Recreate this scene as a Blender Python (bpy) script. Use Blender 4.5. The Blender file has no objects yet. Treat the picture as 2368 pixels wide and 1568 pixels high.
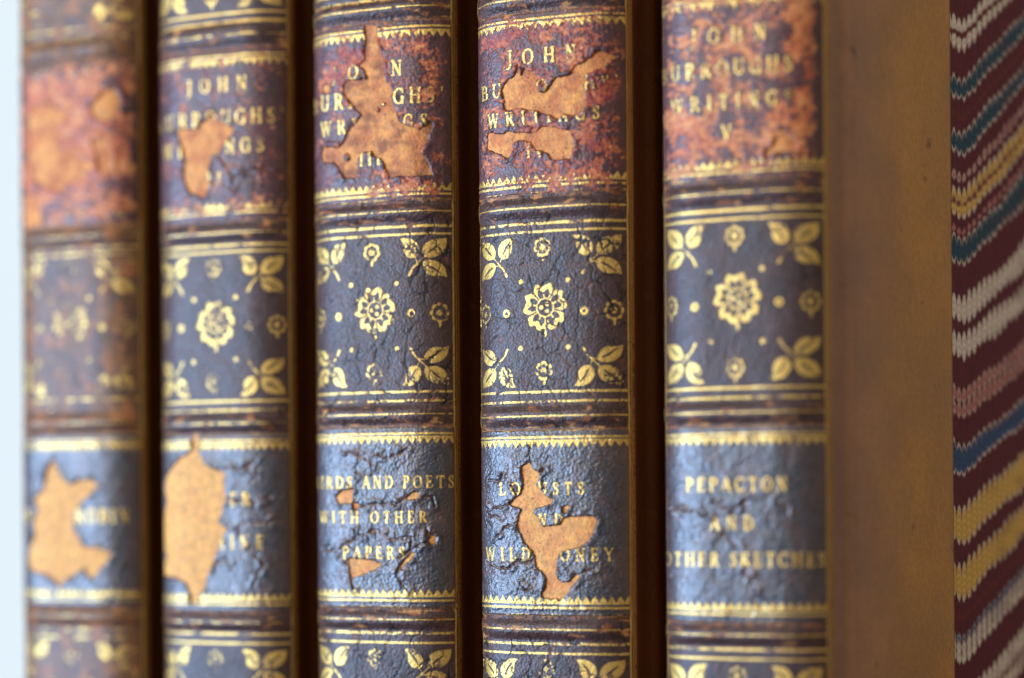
import bpy, math
import numpy as np
from mathutils import Matrix, Vector

# ------------------------------------------------------------------ camera, world, lamps, exposure
R = math.radians
scene = bpy.context.scene
L = 0.06                      # metres between the lower edges of the two lettered labels
FPX = 5600.0                  # focal length in pixels of a 2368 px wide picture
PX0, PY0 = 1184.0, 1143.0     # where the level axis of the lens meets the picture
ROLL = R(0.44)
ZC = 0.075                    # height of the lens above the shelf
cam_d = bpy.data.cameras.new('camera')
cam = bpy.data.objects.new('camera', cam_d)
scene.collection.objects.link(cam)
scene.camera = cam
cam_d.sensor_width = 36.0
cam_d.lens = FPX / 2368 * 36
cam_d.shift_y = (PY0 - 784.0) / 2368
cam_d.clip_start = 0.01
cam_d.clip_end = 60
cam.matrix_world = Matrix.Translation((0, 0, ZC)) @ Matrix.Rotation(R(90), 4, 'X') @ Matrix.Rotation(-ROLL, 4, 'Z')
cam_d.dof.use_dof = True
cam_d.dof.focus_distance = 5.83 * L
cam_d.dof.aperture_fstop = 5.9
cam_d.dof.aperture_blades = 0

w = bpy.data.worlds.new('World'); scene.world = w; w.use_nodes = True
bg = w.node_tree.nodes['Background']
bg.inputs[0].default_value = (1.0, 0.90, 0.80, 1)
bg.inputs[1].default_value = 0.37
scene.view_settings.view_transform = 'Standard'
scene.view_settings.look = 'None'
scene.view_settings.exposure = 0.02
scene.view_settings.gamma = 1.0
scene.cycles.sample_clamp_indirect = 4.0

def area(name, loc, target, sx, sy, power, col):
    d = bpy.data.lights.new(name, 'AREA'); d.shape = 'RECTANGLE'; d.size = sx; d.size_y = sy
    d.energy = power; d.color = col
    o = bpy.data.objects.new(name, d); scene.collection.objects.link(o)
    o.location = loc
    o.rotation_euler = (Vector(target) - Vector(loc)).to_track_quat('-Z', 'Y').to_euler()
    return o
area('window_light', (-0.74, 0.18, 0.05), (-0.02, 0.36, 0.08), 0.34, 0.42, 12.0, (0.42, 0.63, 1.0))
area('fill_light', (-0.66, -0.16, 0.50), (0.0, 0.36, 0.08), 0.5, 0.5, 5.2, (1.0, 0.84, 0.62))  # unseen warm fill, added to brighten the tan patches and gilding from the front

# ------------------------------------------------------------------ noise
def _hash(ix, iy, seed):
    h = (ix.astype(np.int64) * 374761393 + iy.astype(np.int64) * 668265263 + seed * 2147483647 + 1013904223) & 0xffffffff
    h = ((h ^ (h >> 13)) * 1274126177) & 0xffffffff
    h = ((h ^ (h >> 16)) * 2246822519) & 0xffffffff
    return ((h ^ (h >> 15)) & 0xffffff) / float(0xffffff)
def gn(x, y, seed=0):
    x0 = np.floor(x); y0 = np.floor(y); fx = x - x0; fy = y - y0
    ux = fx * fx * fx * (fx * (fx * 6 - 15) + 10); uy = fy * fy * fy * (fy * (fy * 6 - 15) + 10)
    def g(i, j):
        a = _hash(x0 + i, y0 + j, seed) * 2 * math.pi
        return np.cos(a) * (fx - i) + np.sin(a) * (fy - j)
    a = g(0, 0) * (1 - ux) + g(1, 0) * ux
    b = g(0, 1) * (1 - ux) + g(1, 1) * ux
    return (a * (1 - uy) + b * uy) * 1.5
def fbm(x, y, seed=0, o=4, r=0.5):
    s = 0; a = 1.0; t = 0
    for k in range(o):
        s = s + a * gn(x * 2 ** k + 17.3 * k, y * 2 ** k - 9.1 * k, seed + k * 7); t += a; a *= r
    return s / t
def worley(x, y, seed=0):
    x0 = np.floor(x); y0 = np.floor(y)
    d1 = np.full(x.shape, 9.0); d2 = np.full(x.shape, 9.0)
    for i in (-1, 0, 1):
        for j in (-1, 0, 1):
            cx = x0 + i; cy = y0 + j
            d = np.hypot(cx + _hash(cx, cy, seed) - x, cy + _hash(cx, cy, seed + 99) - y)
            d2 = np.minimum(d2, np.maximum(d, d1)); d1 = np.minimum(d1, d)
    return d1, d2 - d1
def ss(a, b, x):
    t = np.clip((x - a) / (b - a), 0, 1); return t * t * (3 - 2 * t)
def mixc(c1, c2, t):
    return c1 * (1 - t[..., None]) + np.asarray(c2) * t[..., None]

# ------------------------------------------------------------------ distance fields
def seg_d(X, Y, a, b):
    dx, dy = b[0] - a[0], b[1] - a[1]; q = dx * dx + dy * dy + 1e-9
    t = np.clip(((X - a[0]) * dx + (Y - a[1]) * dy) / q, 0, 1)
    return np.hypot(X - a[0] - t * dx, Y - a[1] - t * dy), t
def poly_sdf(X, Y, pts):            # positive inside
    pts = np.asarray(pts, float); inside = np.zeros(X.shape, bool); d = np.full(X.shape, 1e9)
    for k in range(len(pts)):
        a = pts[k]; b = pts[(k + 1) % len(pts)]
        d = np.minimum(d, seg_d(X, Y, a, b)[0])
        c = (a[1] > Y) != (b[1] > Y)
        xi = a[0] + (Y - a[1]) * (b[0] - a[0]) / ((b[1] - a[1]) or 1e-9)
        inside ^= c & (X < xi)
    return np.where(inside, d, -d)
def stroke_f(X, Y, pts, hw):        # polyline with a half width at each point, positive inside
    f = np.full(X.shape, -1e9)
    if np.isscalar(hw): hw = [hw] * len(pts)
    for k in range(len(pts) - 1):
        d, t = seg_d(X, Y, pts[k], pts[k + 1])
        f = np.maximum(f, hw[k] * (1 - t) + hw[k + 1] * t - d)
    return f

# ------------------------------------------------------------------ roman capitals (unit cap height)
T, t_ = 0.068, 0.026
def arc(cx, cy, rx, ry, a0, a1, n=10, tt=T, th=t_):
    p, h = [], []
    for k in range(n + 1):
        a = R(a0 + (a1 - a0) * k / n)
        p.append((cx + rx * math.cos(a), cy + ry * math.sin(a))); h.append(th + (tt - th) * abs(math.cos(a)) ** 1.3)
    return (p, h)
def ln(x0, y0, x1, y1, h=t_): return ([(x0, y0), (x1, y1)], [h, h])
def sf(x, y, r=0.12): return ln(x - r, y, x + r, y, t_)
def stem(x): return [ln(x, 0.02, x, 0.98, T), sf(x, 0.02), sf(x, 0.98)]
GLY = {
 'A': (0.80, [ln(.08, .02, .40, .98), ln(.40, .98, .72, .02, T), ln(.2, .34, .58, .34), sf(.08, .02, .09), sf(.72, .02)]),
 'B': (0.66, stem(.16) + [ln(.16, .98, .34, .98), arc(.34, .75, .18, .23, 90, -90), ln(.16, .52, .38, .52), arc(.36, .27, .23, .25, 90, -90), ln(.16, .02, .36, .02)]),
 'C': (0.76, [arc(.42, .5, .36, .49, 45, 315, 16), ln(.70, .98, .69, .68), ln(.70, .12, .68, .22)]),
 'D': (0.80, stem(.16) + [ln(.16, .98, .36, .98), arc(.36, .5, .36, .48, 90, -90, 14), ln(.16, .02, .36, .02)]),
 'E': (0.66, stem(.16) + [ln(.16, .98, .56, .98), ln(.56, .98, .58, .78), ln(.16, .52, .44, .52), ln(.44, .62, .44, .42), ln(.16, .02, .58, .02), ln(.58, .02, .61, .26)]),
 'G': (0.82, [arc(.42, .5, .36, .49, 45, 300, 16), ln(.70, .98, .69, .68), ln(.68, .04, .68, .42, T), sf(.68, .42)]),
 'H': (0.86, stem(.16) + stem(.70) + [ln(.16, .5, .70, .5)]),
 'I': (0.34, stem(.17)),
 'J': (0.40, [ln(.24, .98, .24, .05, T), sf(.24, .98), ([(.24, .08), (.20, -.12), (.10, -.24), (.0, -.24)], [T, .05, .03, .04])]),
 'K': (0.80, stem(.16) + [ln(.62, .98, .20, .42), ln(.32, .56, .70, .02, T), sf(.62, .98), sf(.70, .02)]),
 'L': (0.64, stem(.16) + [ln(.16, .02, .58, .02), ln(.58, .02, .61, .28)]),
 'N': (0.86, [ln(.16, .02, .16, .98), ln(.16, .98, .70, .02, T), ln(.70, .02, .70, .98), sf(.16, .02), sf(.12, .98, .08), sf(.70, .98)]),
 'O': (0.86, [arc(.43, .5, .36, .49, 0, 360, 22)]),
 'P': (0.64, stem(.16) + [ln(.16, .98, .34, .98), arc(.34, .73, .22, .25, 90, -90), ln(.16, .48, .34, .48)]),
 'R': (0.76, stem(.16) + [ln(.16, .98, .34, .98), arc(.34, .74, .21, .24, 90, -90), ln(.16, .5, .36, .5), ln(.36, .5, .66, .02, T), sf(.68, .02, .07)]),
 'S': (0.58, [([(.47, .80), (.42, .94), (.28, .98), (.14, .91), (.10, .76), (.18, .62), (.32, .51), (.44, .39), (.49, .24), (.42, .08), (.28, .02), (.14, .06), (.09, .2)],
               [.02, .025, .03, .045, .06, .07, .075, .07, .06, .045, .03, .025, .02]), ln(.49, .98, .48, .70), ln(.08, .02, .09, .30)]),
 'T': (0.74, stem(.37)[:2] + [ln(.06, .98, .68, .98), ln(.06, .98, .04, .76), ln(.68, .98, .70, .76)]),
 'U': (0.82, [ln(.16, .98, .16, .34, T), sf(.16, .98), ln(.66, .98, .66, .34), sf(.66, .98), arc(.41, .34, .25, .32, 180, 360, 10, .06)]),
 'V': (0.78, [ln(.10, .98, .40, .02, T), ln(.40, .02, .70, .98), sf(.10, .98, .10), sf(.70, .98, .09)]),
 'W': (1.10, [ln(.10, .98, .34, .02, T), ln(.34, .02, .54, .9), ln(.54, .98, .78, .02, T), ln(.78, .02, 1.0, .98), sf(.10, .98, .09), sf(.54, .98, .08), sf(1.0, .98, .08)]),
 'Y': (0.76, [ln(.08, .98, .38, .46, T), ln(.38, .46, .68, .98), ln(.38, .02, .38, .46, T), sf(.38, .02), sf(.08, .98, .09), sf(.68, .98, .08)]),
 "'": (0.26, [([(.14, .98), (.12, .72)], [.07, .02])]),
 '-': (0.40, [ln(.06, .4, .34, .4, .04)]),
 ' ': (0.34, []),
}
def text_field(U, V, text, u0, u1, base, cap, F):
    """writes text into F on the grid (V grows downwards); u0..u1 is the span the line fills"""
    adv = [GLY[c][0] for c in text]; sx = cap * 0.95
    gap = ((u1 - u0) - sum(adv) * sx) / max(1, len(text) - 1)
    if gap < -0.02 * cap:
        sx = (u1 - u0 + 0.02 * cap * (len(text) - 1)) / sum(adv); gap = -0.02 * cap
    x = u0
    for c, a in zip(text, adv):
        for pts, hw in GLY[c][1]:
            P = [(x + p[0] * sx, base - p[1] * cap) for p in pts]; H = [h * cap for h in hw]
            xs = [p[0] for p in P]; ys = [p[1] for p in P]; m = max(H) + 5
            c0, c1 = np.searchsorted(U[0], [min(xs) - m, max(xs) + m]); r0, r1 = np.searchsorted(V[:, 0], [min(ys) - m, max(ys) + m])
            if c1 > c0 and r1 > r0:
                F[r0:r1, c0:c1] = np.maximum(F[r0:r1, c0:c1], stroke_f(U[r0:r1, c0:c1], V[r0:r1, c0:c1], P, H))
        x += a * sx + gap

# ------------------------------------------------------------------ mesh from a clipped grid
def make_mesh(name, V, faces_flat, starts, attrs, mat, parent, smooth=True):
    me = bpy.data.meshes.new(name)
    me.vertices.add(len(V)); me.vertices.foreach_set('co', np.ascontiguousarray(V, np.float32).ravel())
    me.loops.add(len(faces_flat)); me.loops.foreach_set('vertex_index', np.asarray(faces_flat, np.int32))
    tot = np.diff(np.append(starts, len(faces_flat)))
    me.polygons.add(len(starts)); me.polygons.foreach_set('loop_start', np.asarray(starts, np.int32))
    try: me.polygons.foreach_set('loop_total', tot.astype(np.int32))
    except Exception: pass
    me.update(calc_edges=True)
    for k, a in attrs.items():
        if a.ndim == 1:
            at = me.attributes.new(k, 'FLOAT', 'POINT'); at.data.foreach_set('value', np.ascontiguousarray(a, np.float32))
        else:
            at = me.attributes.new(k, 'FLOAT_COLOR', 'POINT')
            c4 = np.ones((len(a), 4), np.float32); c4[:, :3] = a; at.data.foreach_set('color', c4.ravel())
    me.polygons.foreach_set('use_smooth', np.full(len(starts), smooth))
    me.materials.append(mat)
    o = bpy.data.objects.new(name, me); scene.collection.objects.link(o)
    if parent is not None: o.parent = parent
    return o
def clip_obj(name, F, P, attrs, mat, parent, win=None):
    """the part of the grid surface P where F > 0, cut exactly along F = 0"""
    if win is None:
        ok = F > 0
        if not ok.any(): return None
        rr = np.where(ok.any(1))[0]; cc = np.where(ok.any(0))[0]
        r0, r1, c0, c1 = max(rr[0] - 1, 0), min(rr[-1] + 2, F.shape[0]), max(cc[0] - 1, 0), min(cc[-1] + 2, F.shape[1])
    else: r0, r1, c0, c1 = win
    F = F[r0:r1, c0:c1]; P = P[r0:r1, c0:c1]; A = {k: a[r0:r1, c0:c1] for k, a in attrs.items()}
    nr, nc = F.shape; ins = F > 0
    cnt = ins[:-1, :-1].astype(int) + ins[1:, :-1] + ins[:-1, 1:] + ins[1:, 1:]
    full = cnt == 4; part = (cnt > 0) & (cnt < 4)
    idx = np.arange(nr * nc).reshape(nr, nc)
    a = idx[:-1, :-1][full]; b = idx[:-1, 1:][full]; c = idx[1:, 1:][full]; d = idx[1:, :-1][full]
    flat = np.stack([a, d, c, b], 1).ravel().tolist(); starts = list(range(0, len(flat), 4))
    Pf = P.reshape(-1, 3); Ff = F.ravel(); extra = {}; ea, eb, et = [], [], []; n0 = nr * nc
    for i, j in zip(*np.where(part)):
        q = (int(idx[i, j]), int(idx[i + 1, j]), int(idx[i + 1, j + 1]), int(idx[i, j + 1])); poly = []
        for k in range(4):
            p, s = q[k], q[(k + 1) & 3]; fp, fs = Ff[p], Ff[s]
            if fp > 0: poly.append(p)
            if (fp > 0) != (fs > 0):
                key = (p, s) if p < s else (s, p)
                if key not in extra:
                    f0, f1 = Ff[key[0]], Ff[key[1]]
                    extra[key] = n0 + len(ea); ea.append(key[0]); eb.append(key[1]); et.append(min(max(f0 / (f0 - f1), .01), .99))
                poly.append(extra[key])
        if len(poly) >= 3: starts.append(len(flat)); flat.extend(poly)
    if not starts: return None
    ea = np.array(ea, int); eb = np.array(eb, int); et = np.array(et)[:, None] if len(et) else np.zeros((0, 1))
    def ext(arr):
        g = arr.reshape(n0, -1)
        return np.vstack([g, g[ea] * (1 - et) + g[eb] * et]) if len(ea) else g
    V = ext(P); AA = {}
    for k, v in A.items():
        e = ext(v); AA[k] = e[:, 0] if v.ndim == 2 else e
    flat = np.array(flat); used = np.zeros(len(V), bool); used[flat] = True
    remap = np.cumsum(used) - 1
    return make_mesh(name, V[used], remap[flat], np.array(starts), {k: v[used] for k, v in AA.items()}, mat, parent)
def grid_obj(name, P, attrs, mat, parent):
    return clip_obj(name, np.ones(P.shape[:2]), P, attrs, mat, parent, (0, P.shape[0], 0, P.shape[1]))

# ------------------------------------------------------------------ materials
def new_mat(name):
    m = bpy.data.materials.new(name); m.use_nodes = True
    nt = m.node_tree; b = nt.nodes['Principled BSDF']
    return m, nt, b
def node(nt, kind, **kw):
    n = nt.nodes.new(kind)
    for k, v in kw.items():
        if k in n.inputs.keys() if hasattr(n.inputs, 'keys') else False: n.inputs[k].default_value = v
        else: setattr(n, k, v)
    return n
def noise(nt, scale, detail=4, rough=0.55, dim=None, co=None):
    n = nt.nodes.new('ShaderNodeTexNoise'); n.inputs['Scale'].default_value = scale
    n.inputs['Detail'].default_value = detail; n.inputs['Roughness'].default_value = rough
    if co is None:
        tc = nt.nodes.new('ShaderNodeTexCoord'); co = tc.outputs['Object']
    nt.links.new(co, n.inputs['Vector']); return n
def mrange(nt, src, a, b, c, d):
    n = nt.nodes.new('ShaderNodeMapRange'); nt.links.new(src, n.inputs[0])
    for k, v in zip((1, 2, 3, 4), (a, b, c, d)): n.inputs[k].default_value = v
    return n.outputs[0]
def mixn(nt, fac, c1, c2, mode='MIX'):
    n = nt.nodes.new('ShaderNodeMix'); n.data_type = 'RGBA'; n.blend_type = mode
    for s, v in ((n.inputs[0], fac), (n.inputs[6], c1), (n.inputs[7], c2)):
        if isinstance(v, (int, float)): s.default_value = v
        elif isinstance(v, tuple): s.default_value = (*v, 1)
        else: nt.links.new(v, s)
    return n.outputs[2]
def bump(nt, src, strength, dist, nxt=None):
    n = nt.nodes.new('ShaderNodeBump'); n.inputs['Strength'].default_value = strength; n.inputs['Distance'].default_value = dist
    nt.links.new(src, n.inputs['Height'])
    if nxt is not None: nt.links.new(nxt, n.inputs['Normal'])
    return n.outputs[0]

def leather_mat(name, rough, grain, gscale, spec=0.5, var=0.25):
    m, nt, b = new_mat(name)
    at = nt.nodes.new('ShaderNodeAttribute'); at.attribute_name = 'tint'
    gl = nt.nodes.new('ShaderNodeAttribute'); gl.attribute_name = 'matt'
    n1 = noise(nt, 900, 5, 0.6); n2 = noise(nt, 3500, 3, 0.6)
    f = mrange(nt, n1.outputs[0], 0.3, 0.7, 1 - var, 1 + var)
    cc = nt.nodes.new('ShaderNodeVectorMath'); cc.operation = 'SCALE'
    nt.links.new(at.outputs['Color'], cc.inputs[0]); nt.links.new(f, cc.inputs['Scale'])
    nt.links.new(cc.outputs[0], b.inputs['Base Color'])
    ad = nt.nodes.new('ShaderNodeMath'); ad.operation = 'ADD'
    nt.links.new(mrange(nt, n1.outputs[0], 0.3, 0.7, rough - 0.08, rough + 0.10), ad.inputs[0]); nt.links.new(gl.outputs['Fac'], ad.inputs[1])
    nt.links.new(ad.outputs[0], b.inputs['Roughness'])
    b.inputs['Specular IOR Level'].default_value = spec
    vo = nt.nodes.new('ShaderNodeTexVoronoi'); vo.inputs['Scale'].default_value = gscale
    tc = nt.nodes.new('ShaderNodeTexCoord'); nt.links.new(tc.outputs['Object'], vo.inputs['Vector'])
    b1 = bump(nt, vo.outputs['Distance'], grain, 0.00012)
    b2 = bump(nt, n2.outputs[0], grain * 0.8, 0.00010, b1)
    nt.links.new(b2, b.inputs['Normal'])
    return m
M_spine = leather_mat('spine_leather', 0.40, 0.6, 2600, 0.42)
M_label = leather_mat('label_leather', 0.42, 0.5, 1900, 0.55)
def gold_mat():
    m, nt, b = new_mat('gold_leaf')
    wr = nt.nodes.new('ShaderNodeAttribute'); wr.attribute_name = 'wear'
    n1 = noise(nt, 2600, 3, 0.7); n2 = noise(nt, 420, 3, 0.5)
    mx = nt.nodes.new('ShaderNodeMath'); mx.operation = 'MULTIPLY_ADD'
    nt.links.new(n2.outputs[0], mx.inputs[0]); mx.inputs[1].default_value = 0.45; nt.links.new(n1.outputs[0], mx.inputs[2])
    sb = nt.nodes.new('ShaderNodeMath'); sb.operation = 'SUBTRACT'
    nt.links.new(mx.outputs[0], sb.inputs[0]); nt.links.new(wr.outputs['Fac'], sb.inputs[1])
    k = mrange(nt, sb.outputs[0], 0.27, 0.34, 0.0, 1.0)
    tint = mixn(nt, n1.outputs[0], (0.48, 0.295, 0.065), (0.80, 0.55, 0.165))
    at = nt.nodes.new('ShaderNodeAttribute'); at.attribute_name = 'tint'
    nt.links.new(mixn(nt, k, at.outputs['Color'], tint), b.inputs['Base Color'])
    nt.links.new(mrange(nt, k, 0, 1, 0.0, 0.72), b.inputs['Metallic'])
    nt.links.new(mrange(nt, k, 0, 1, 0.45, 0.36), b.inputs['Roughness'])
    nt.links.new(bump(nt, n1.outputs[0], 0.8, 0.00016), b.inputs['Normal'])
    return m
M_gold = gold_mat()
M_lower = leather_mat('volume_label_leather', 0.37, 0.6, 2300, 0.95)

def side_mat():
    m, nt, b = new_mat('side_leather')
    n1 = noise(nt, 60, 5, 0.6); n2 = noise(nt, 1500, 4, 0.6); n3 = noise(nt, 260, 2, 0.5)
    at = nt.nodes.new('ShaderNodeAttribute'); at.attribute_name = 'tint'
    c = mixn(nt, mrange(nt, n1.outputs[0], 0.35, 0.7, 0, 1), (0.80, 0.80, 0.85), (1.15, 1.1, 1.0))
    c2 = mixn(nt, 1.0, at.outputs['Color'], c, 'MULTIPLY')
    n4 = noise(nt, 1100, 3, 0.7); c2 = mixn(nt, 1.0, c2, mixn(nt, n4.outputs[0], (0.72, 0.72, 0.72), (1.25, 1.25, 1.25)), 'MULTIPLY')
    c3 = mixn(nt, mrange(nt, n3.outputs[0], 0.70, 0.78, 0, 0.6), c2, (0.10, 0.035, 0.008))
    nt.links.new(c3, b.inputs['Base Color'])
    nt.links.new(mrange(nt, n1.outputs[0], 0.3, 0.7, 0.42, 0.56), b.inputs['Roughness'])
    b.inputs['Specular IOR Level'].default_value = 0.22
    nt.links.new(bump(nt, n2.outputs[0], 1.0, 0.00014), b.inputs['Normal'])
    return m
M_side = side_mat()
def plain(name, col, rough=0.6, sc=800, var=0.15, dist=0.0001):
    m, nt, b = new_mat(name); n = noise(nt, sc, 4)
    nt.links.new(mixn(nt, n.outputs[0], tuple(x * (1 - var) for x in col), tuple(min(1, x * (1 + var)) for x in col)), b.inputs['Base Color'])
    b.inputs['Roughness'].default_value = rough
    nt.links.new(bump(nt, n.outputs[0], 0.4, dist), b.inputs['Normal']); return m
def paper_mat():
    m, nt, b = new_mat('marbled_paper')
    at = nt.nodes.new('ShaderNodeAttribute'); at.attribute_name = 'tint'
    n2 = noise(nt, 2500, 3)
    nt.links.new(mixn(nt, 1.0, at.outputs['Color'], mixn(nt, n2.outputs[0], (0.85, 0.85, 0.85), (1.1, 1.1, 1.1)), 'MULTIPLY'), b.inputs['Base Color'])
    b.inputs['Roughness'].default_value = 0.55
    b.inputs['Specular IOR Level'].default_value = 0.15
    nt.links.new(bump(nt, n2.outputs[0], 0.25, 0.00005), b.inputs['Normal'])
    return m
M_paper = paper_mat()
M_pages = plain('page_edges', (0.55, 0.46, 0.30), 0.8)
M_board = plain('board_core', (0.25, 0.19, 0.12), 0.8)
M_shelf = plain('shelf_wood', (0.16, 0.085, 0.04), 0.5, 60)

# ------------------------------------------------------------------ the five books
UNIT = L / 980.0                           # one design unit (a pixel of the picture at the fourth book)
THETA = R(26.5)
# spine cross-section, x across, y into the shelf
xs_ = np.linspace(-193, 193, 1545); ys_ = 27.5 * (np.abs(xs_) / 165.0) ** 4.2
arc_ = np.concatenate([[0], np.cumsum(np.hypot(np.diff(xs_), np.diff(ys_)))]); arc_ -= arc_[len(arc_) // 2]
U_END = arc_[-1]

KD = [-50, -29, -5, 42, 430, 480, 535, 906, 964, 1011, 1405, 1457, 1489, 1511]
BOOKS = {
 1: dict(px=161, py=750, s=865, cell=3.6, fwear=0.62, keys=[70, 90, 122, 163, 503, 550, 590, 925, 981, 1021, 1386, 1425, 1455, 1474]),
 2: dict(px=496, py=752, s=899, cell=3.1, fwear=0.24, keys=[35, 55, 86, 133, 495, 541, 584, 929, 982, 1020, 1397, 1440, 1465, 1487]),
 3: dict(px=865, py=714, s=936, cell=2.2, fwear=0.42, keys=[-18, 3, 24, 70, 455, 494, 546, 908, 961, 1004, 1388, 1433, 1463, 1485]),
 4: dict(px=1258.5, py=712, s=976, cell=1.75, fwear=0.50, keys=[-50, -29, -5, 42, 430, 480, 535, 906, 964, 1011, 1405, 1457, 1489, 1511]),
 5: dict(px=1702, py=688, s=1020, cell=2.4, fwear=0.50, keys=[-104, -82, -57, -8, 398, 446, 506, 897, 956, 1004, 1421, 1470, 1502, 1524]),
}
def unroll(px, py):
    a = px - PX0; b = PY0 - py; c, s = math.cos(ROLL), math.sin(ROLL)
    return a * c + b * s, -a * s + b * c

class Book:
    def __init__(self, n):
        self.n = n; self.p = BOOKS[n]
        D = FPX / self.p['s'] * L
        a, b = unroll(self.p['px'], self.p['py'])
        self.org = np.array([a * D / FPX, D])            # apex of the spine, world x,y
        c, s = math.cos(THETA), math.sin(THETA)
        self.ex = np.array([c, -s]); self.ey = np.array([s, c])
        W = self.org + (xs_[:, None] * self.ex + ys_[:, None] * self.ey) * UNIT
        self.tabA = FPX * W[:, 0] / W[:, 1]; self.tabD = W[:, 1]
        kz = [unroll(self.p['px'], k)[1] * D / FPX + ZC for k in self.p['keys']]
        d = list(KD); sl = UNIT
        d = [-1400] + d + [2600]; kz = [kz[0] + (1350) * sl] + kz + [kz[-1] - (2600 - 1511) * sl]
        self.kd = np.array(d, float); self.kz = np.array(kz)
        self.empty = bpy.data.objects.new('book', None); scene.collection.objects.link(self.empty)
        self.empty.location = (self.org[0], self.org[1], 0); self.empty.rotation_euler = (0, 0, -THETA)
    def z(self, dy): return np.interp(dy, self.kd, self.kz)
    def dy(self, z): return np.interp(-z, -self.kz, self.kd)
    def inv(self, px, py):                                # picture point on the spine -> (u, design y)
        a, b = unroll(px, py)
        k = np.interp(a, self.tabA, np.arange(len(xs_)))
        D = np.interp(k, np.arange(len(xs_)), self.tabD); u = np.interp(k, np.arange(len(xs_)), arc_)
        return float(u), float(self.dy(b * D / FPX + ZC))
    def loc(self, x, y, z):                               # local design units + world z -> object coordinates
        return np.stack([x * UNIT, y * UNIT, z], -1)

# picture-space tracings (zoomed crops of the photograph)
def tr(pts, ox, oy, k): return [(ox + x / k, oy + y / k) for x, y in pts]
HOLES = {n: [] for n in range(1, 6)}; ISLES = {n: [] for n in range(1, 6)}; CRACKS = {n: [] for n in range(1, 6)}
HOLES[4].append(tr([(475,450),(480,490),(495,525),(520,485),(560,500),(610,535),(600,580),(620,640),(655,650),(690,620),(720,570),(735,545),(790,540),(840,520),(865,470),(900,450),(940,430),(985,400),(1010,370),(1055,350),(1090,370),(1130,385),(1170,390),(1150,410),(1110,420),(1090,450),(1060,480),(1020,480),(985,500),(945,520),(950,560),(930,600),(945,650),(935,700),(950,740),(920,770),(880,800),(820,800),(790,790),(770,820),(730,825),(700,800),(660,795),(620,780),(590,765),(540,765),(500,755),(450,755),(410,770),(385,760),(380,700),(365,640),(380,590),(410,555),(445,540),(465,510),(470,470)], 1040.6, 0, 3.0134))
HOLES[4].append(tr([(265,935),(290,925),(330,935),(380,940),(395,915),(450,925),(500,925),(560,930),(605,925),(630,885),(680,880),(740,890),(790,905),(835,910),(850,960),(860,1000),(880,1020),(850,1040),(845,1100),(790,1110),(740,1115),(705,1110),(690,1070),(655,1055),(640,1050),(600,1045),(580,1010),(560,990),(520,975),(470,980),(435,1000),(440,1050),(415,1090),(395,1105),(355,1075),(310,1060),(265,1035),(265,990)], 1040.6, 0, 3.0134))
K3 = 2.678
HOLES[4].append(tr([(490,230),(520,275),(555,300),(550,340),(530,375),(570,410),(610,450),(640,465),(625,490),(580,500),(525,520),(515,545),(545,570),(560,610),(580,630),(640,625),(690,620),(705,580),(760,570),(820,565),(880,565),(915,590),(900,630),(895,660),(855,715),(800,755),(740,770),(700,780),(670,800),(665,840),(655,900),(665,950),(700,975),(740,975),(780,930),(810,925),(780,970),(750,1010),(720,1050),(685,1085),(660,1070),(610,1075),(575,1065),(570,1040),(600,1000),(600,940),(570,905),(540,880),(530,830),(520,780),(490,755),(460,720),(440,670),(420,620),(430,570),(445,520),(410,505),(375,490),(410,450),(440,430),(460,370),(450,300),(450,260)], 1040.6, 982.9, K3))
HOLES[4].append(tr([(703,512),(725,498),(738,503),(718,545),(705,540)], 1040.6, 982.9, K3))
for c in ([(280,700),(320,670),(345,630),(400,615),(420,600)], [(250,480),(285,510),(340,500),(385,490)], [(250,340),(310,350),(330,300)], [(240,850),(290,880),(370,890),(410,850),(500,850),(520,835)],
          [(440,985),(470,1020),(490,1025)], [(500,140),(495,190),(500,235)], [(560,300),(590,270)], [(820,915),(870,900),(900,890)], [(640,870),(700,920)], [(250,560),(300,570),(330,600)], [(390,380),(420,440)]):
    CRACKS[4].append(tr(c, 1040.6, 982.9, K3))
HOLES[3].append(tr([(545,180),(620,180),(630,240),(620,300),(650,350),(670,420),(670,500),(690,580),(720,600),(735,640),(730,700),(750,760),(770,840),(800,860),(870,890),(920,905),(960,880),(1000,850),(1010,870),(990,930),(970,990),(925,1040),(930,1070),(970,1110),(990,1160),(1005,1215),(930,1225),(850,1230),(820,1230),(780,1225),(715,1240),(690,1180),(670,1130),(650,1100),(610,1090),(590,1050),(520,1060),(495,1100),(490,1180),(470,1240),(400,1240),(370,1190),(330,1130),(260,1130),(245,1080),(250,1030),(310,1030),(360,1035),(390,1000),(420,930),(450,880),(500,840),(520,800),(480,760),(440,720),(430,690),(390,650),(400,580),(430,560),(500,560),(560,540),(530,480),(500,460),(545,420),(540,350),(550,300),(545,240)], 664.9, 0, 3.0134))
HOLES[3].append(tr([(255,600),(290,585),(300,640),(270,655),(250,630)], 664.9, 0, 3.0134))
ISLES[3] += [(x / 3.0134 + 664.9, y / 3.0134, r / 3.0134) for x, y, r in ((632, 768, 18), (415, 1095, 32), (670, 725, 15), (548, 545, 16))]
for h in ([(305,445),(330,420),(350,405),(410,395),(405,430),(400,480),(320,485)], [(408,488),(445,486),(438,525),(415,518)], [(740,460),(765,425),(820,412),(815,450),(760,462)],
          [(380,825),(440,830),(520,835),(585,860),(560,885),(480,920),(420,940),(395,950),(388,880)], [(700,870),(735,830),(765,790),(787,793),(770,830),(730,860),(705,897)], [(875,710),(900,683),(922,690),(917,735),(880,742)]):
    HOLES[3].append(tr(h, 664.9, 982.9, K3))
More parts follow.
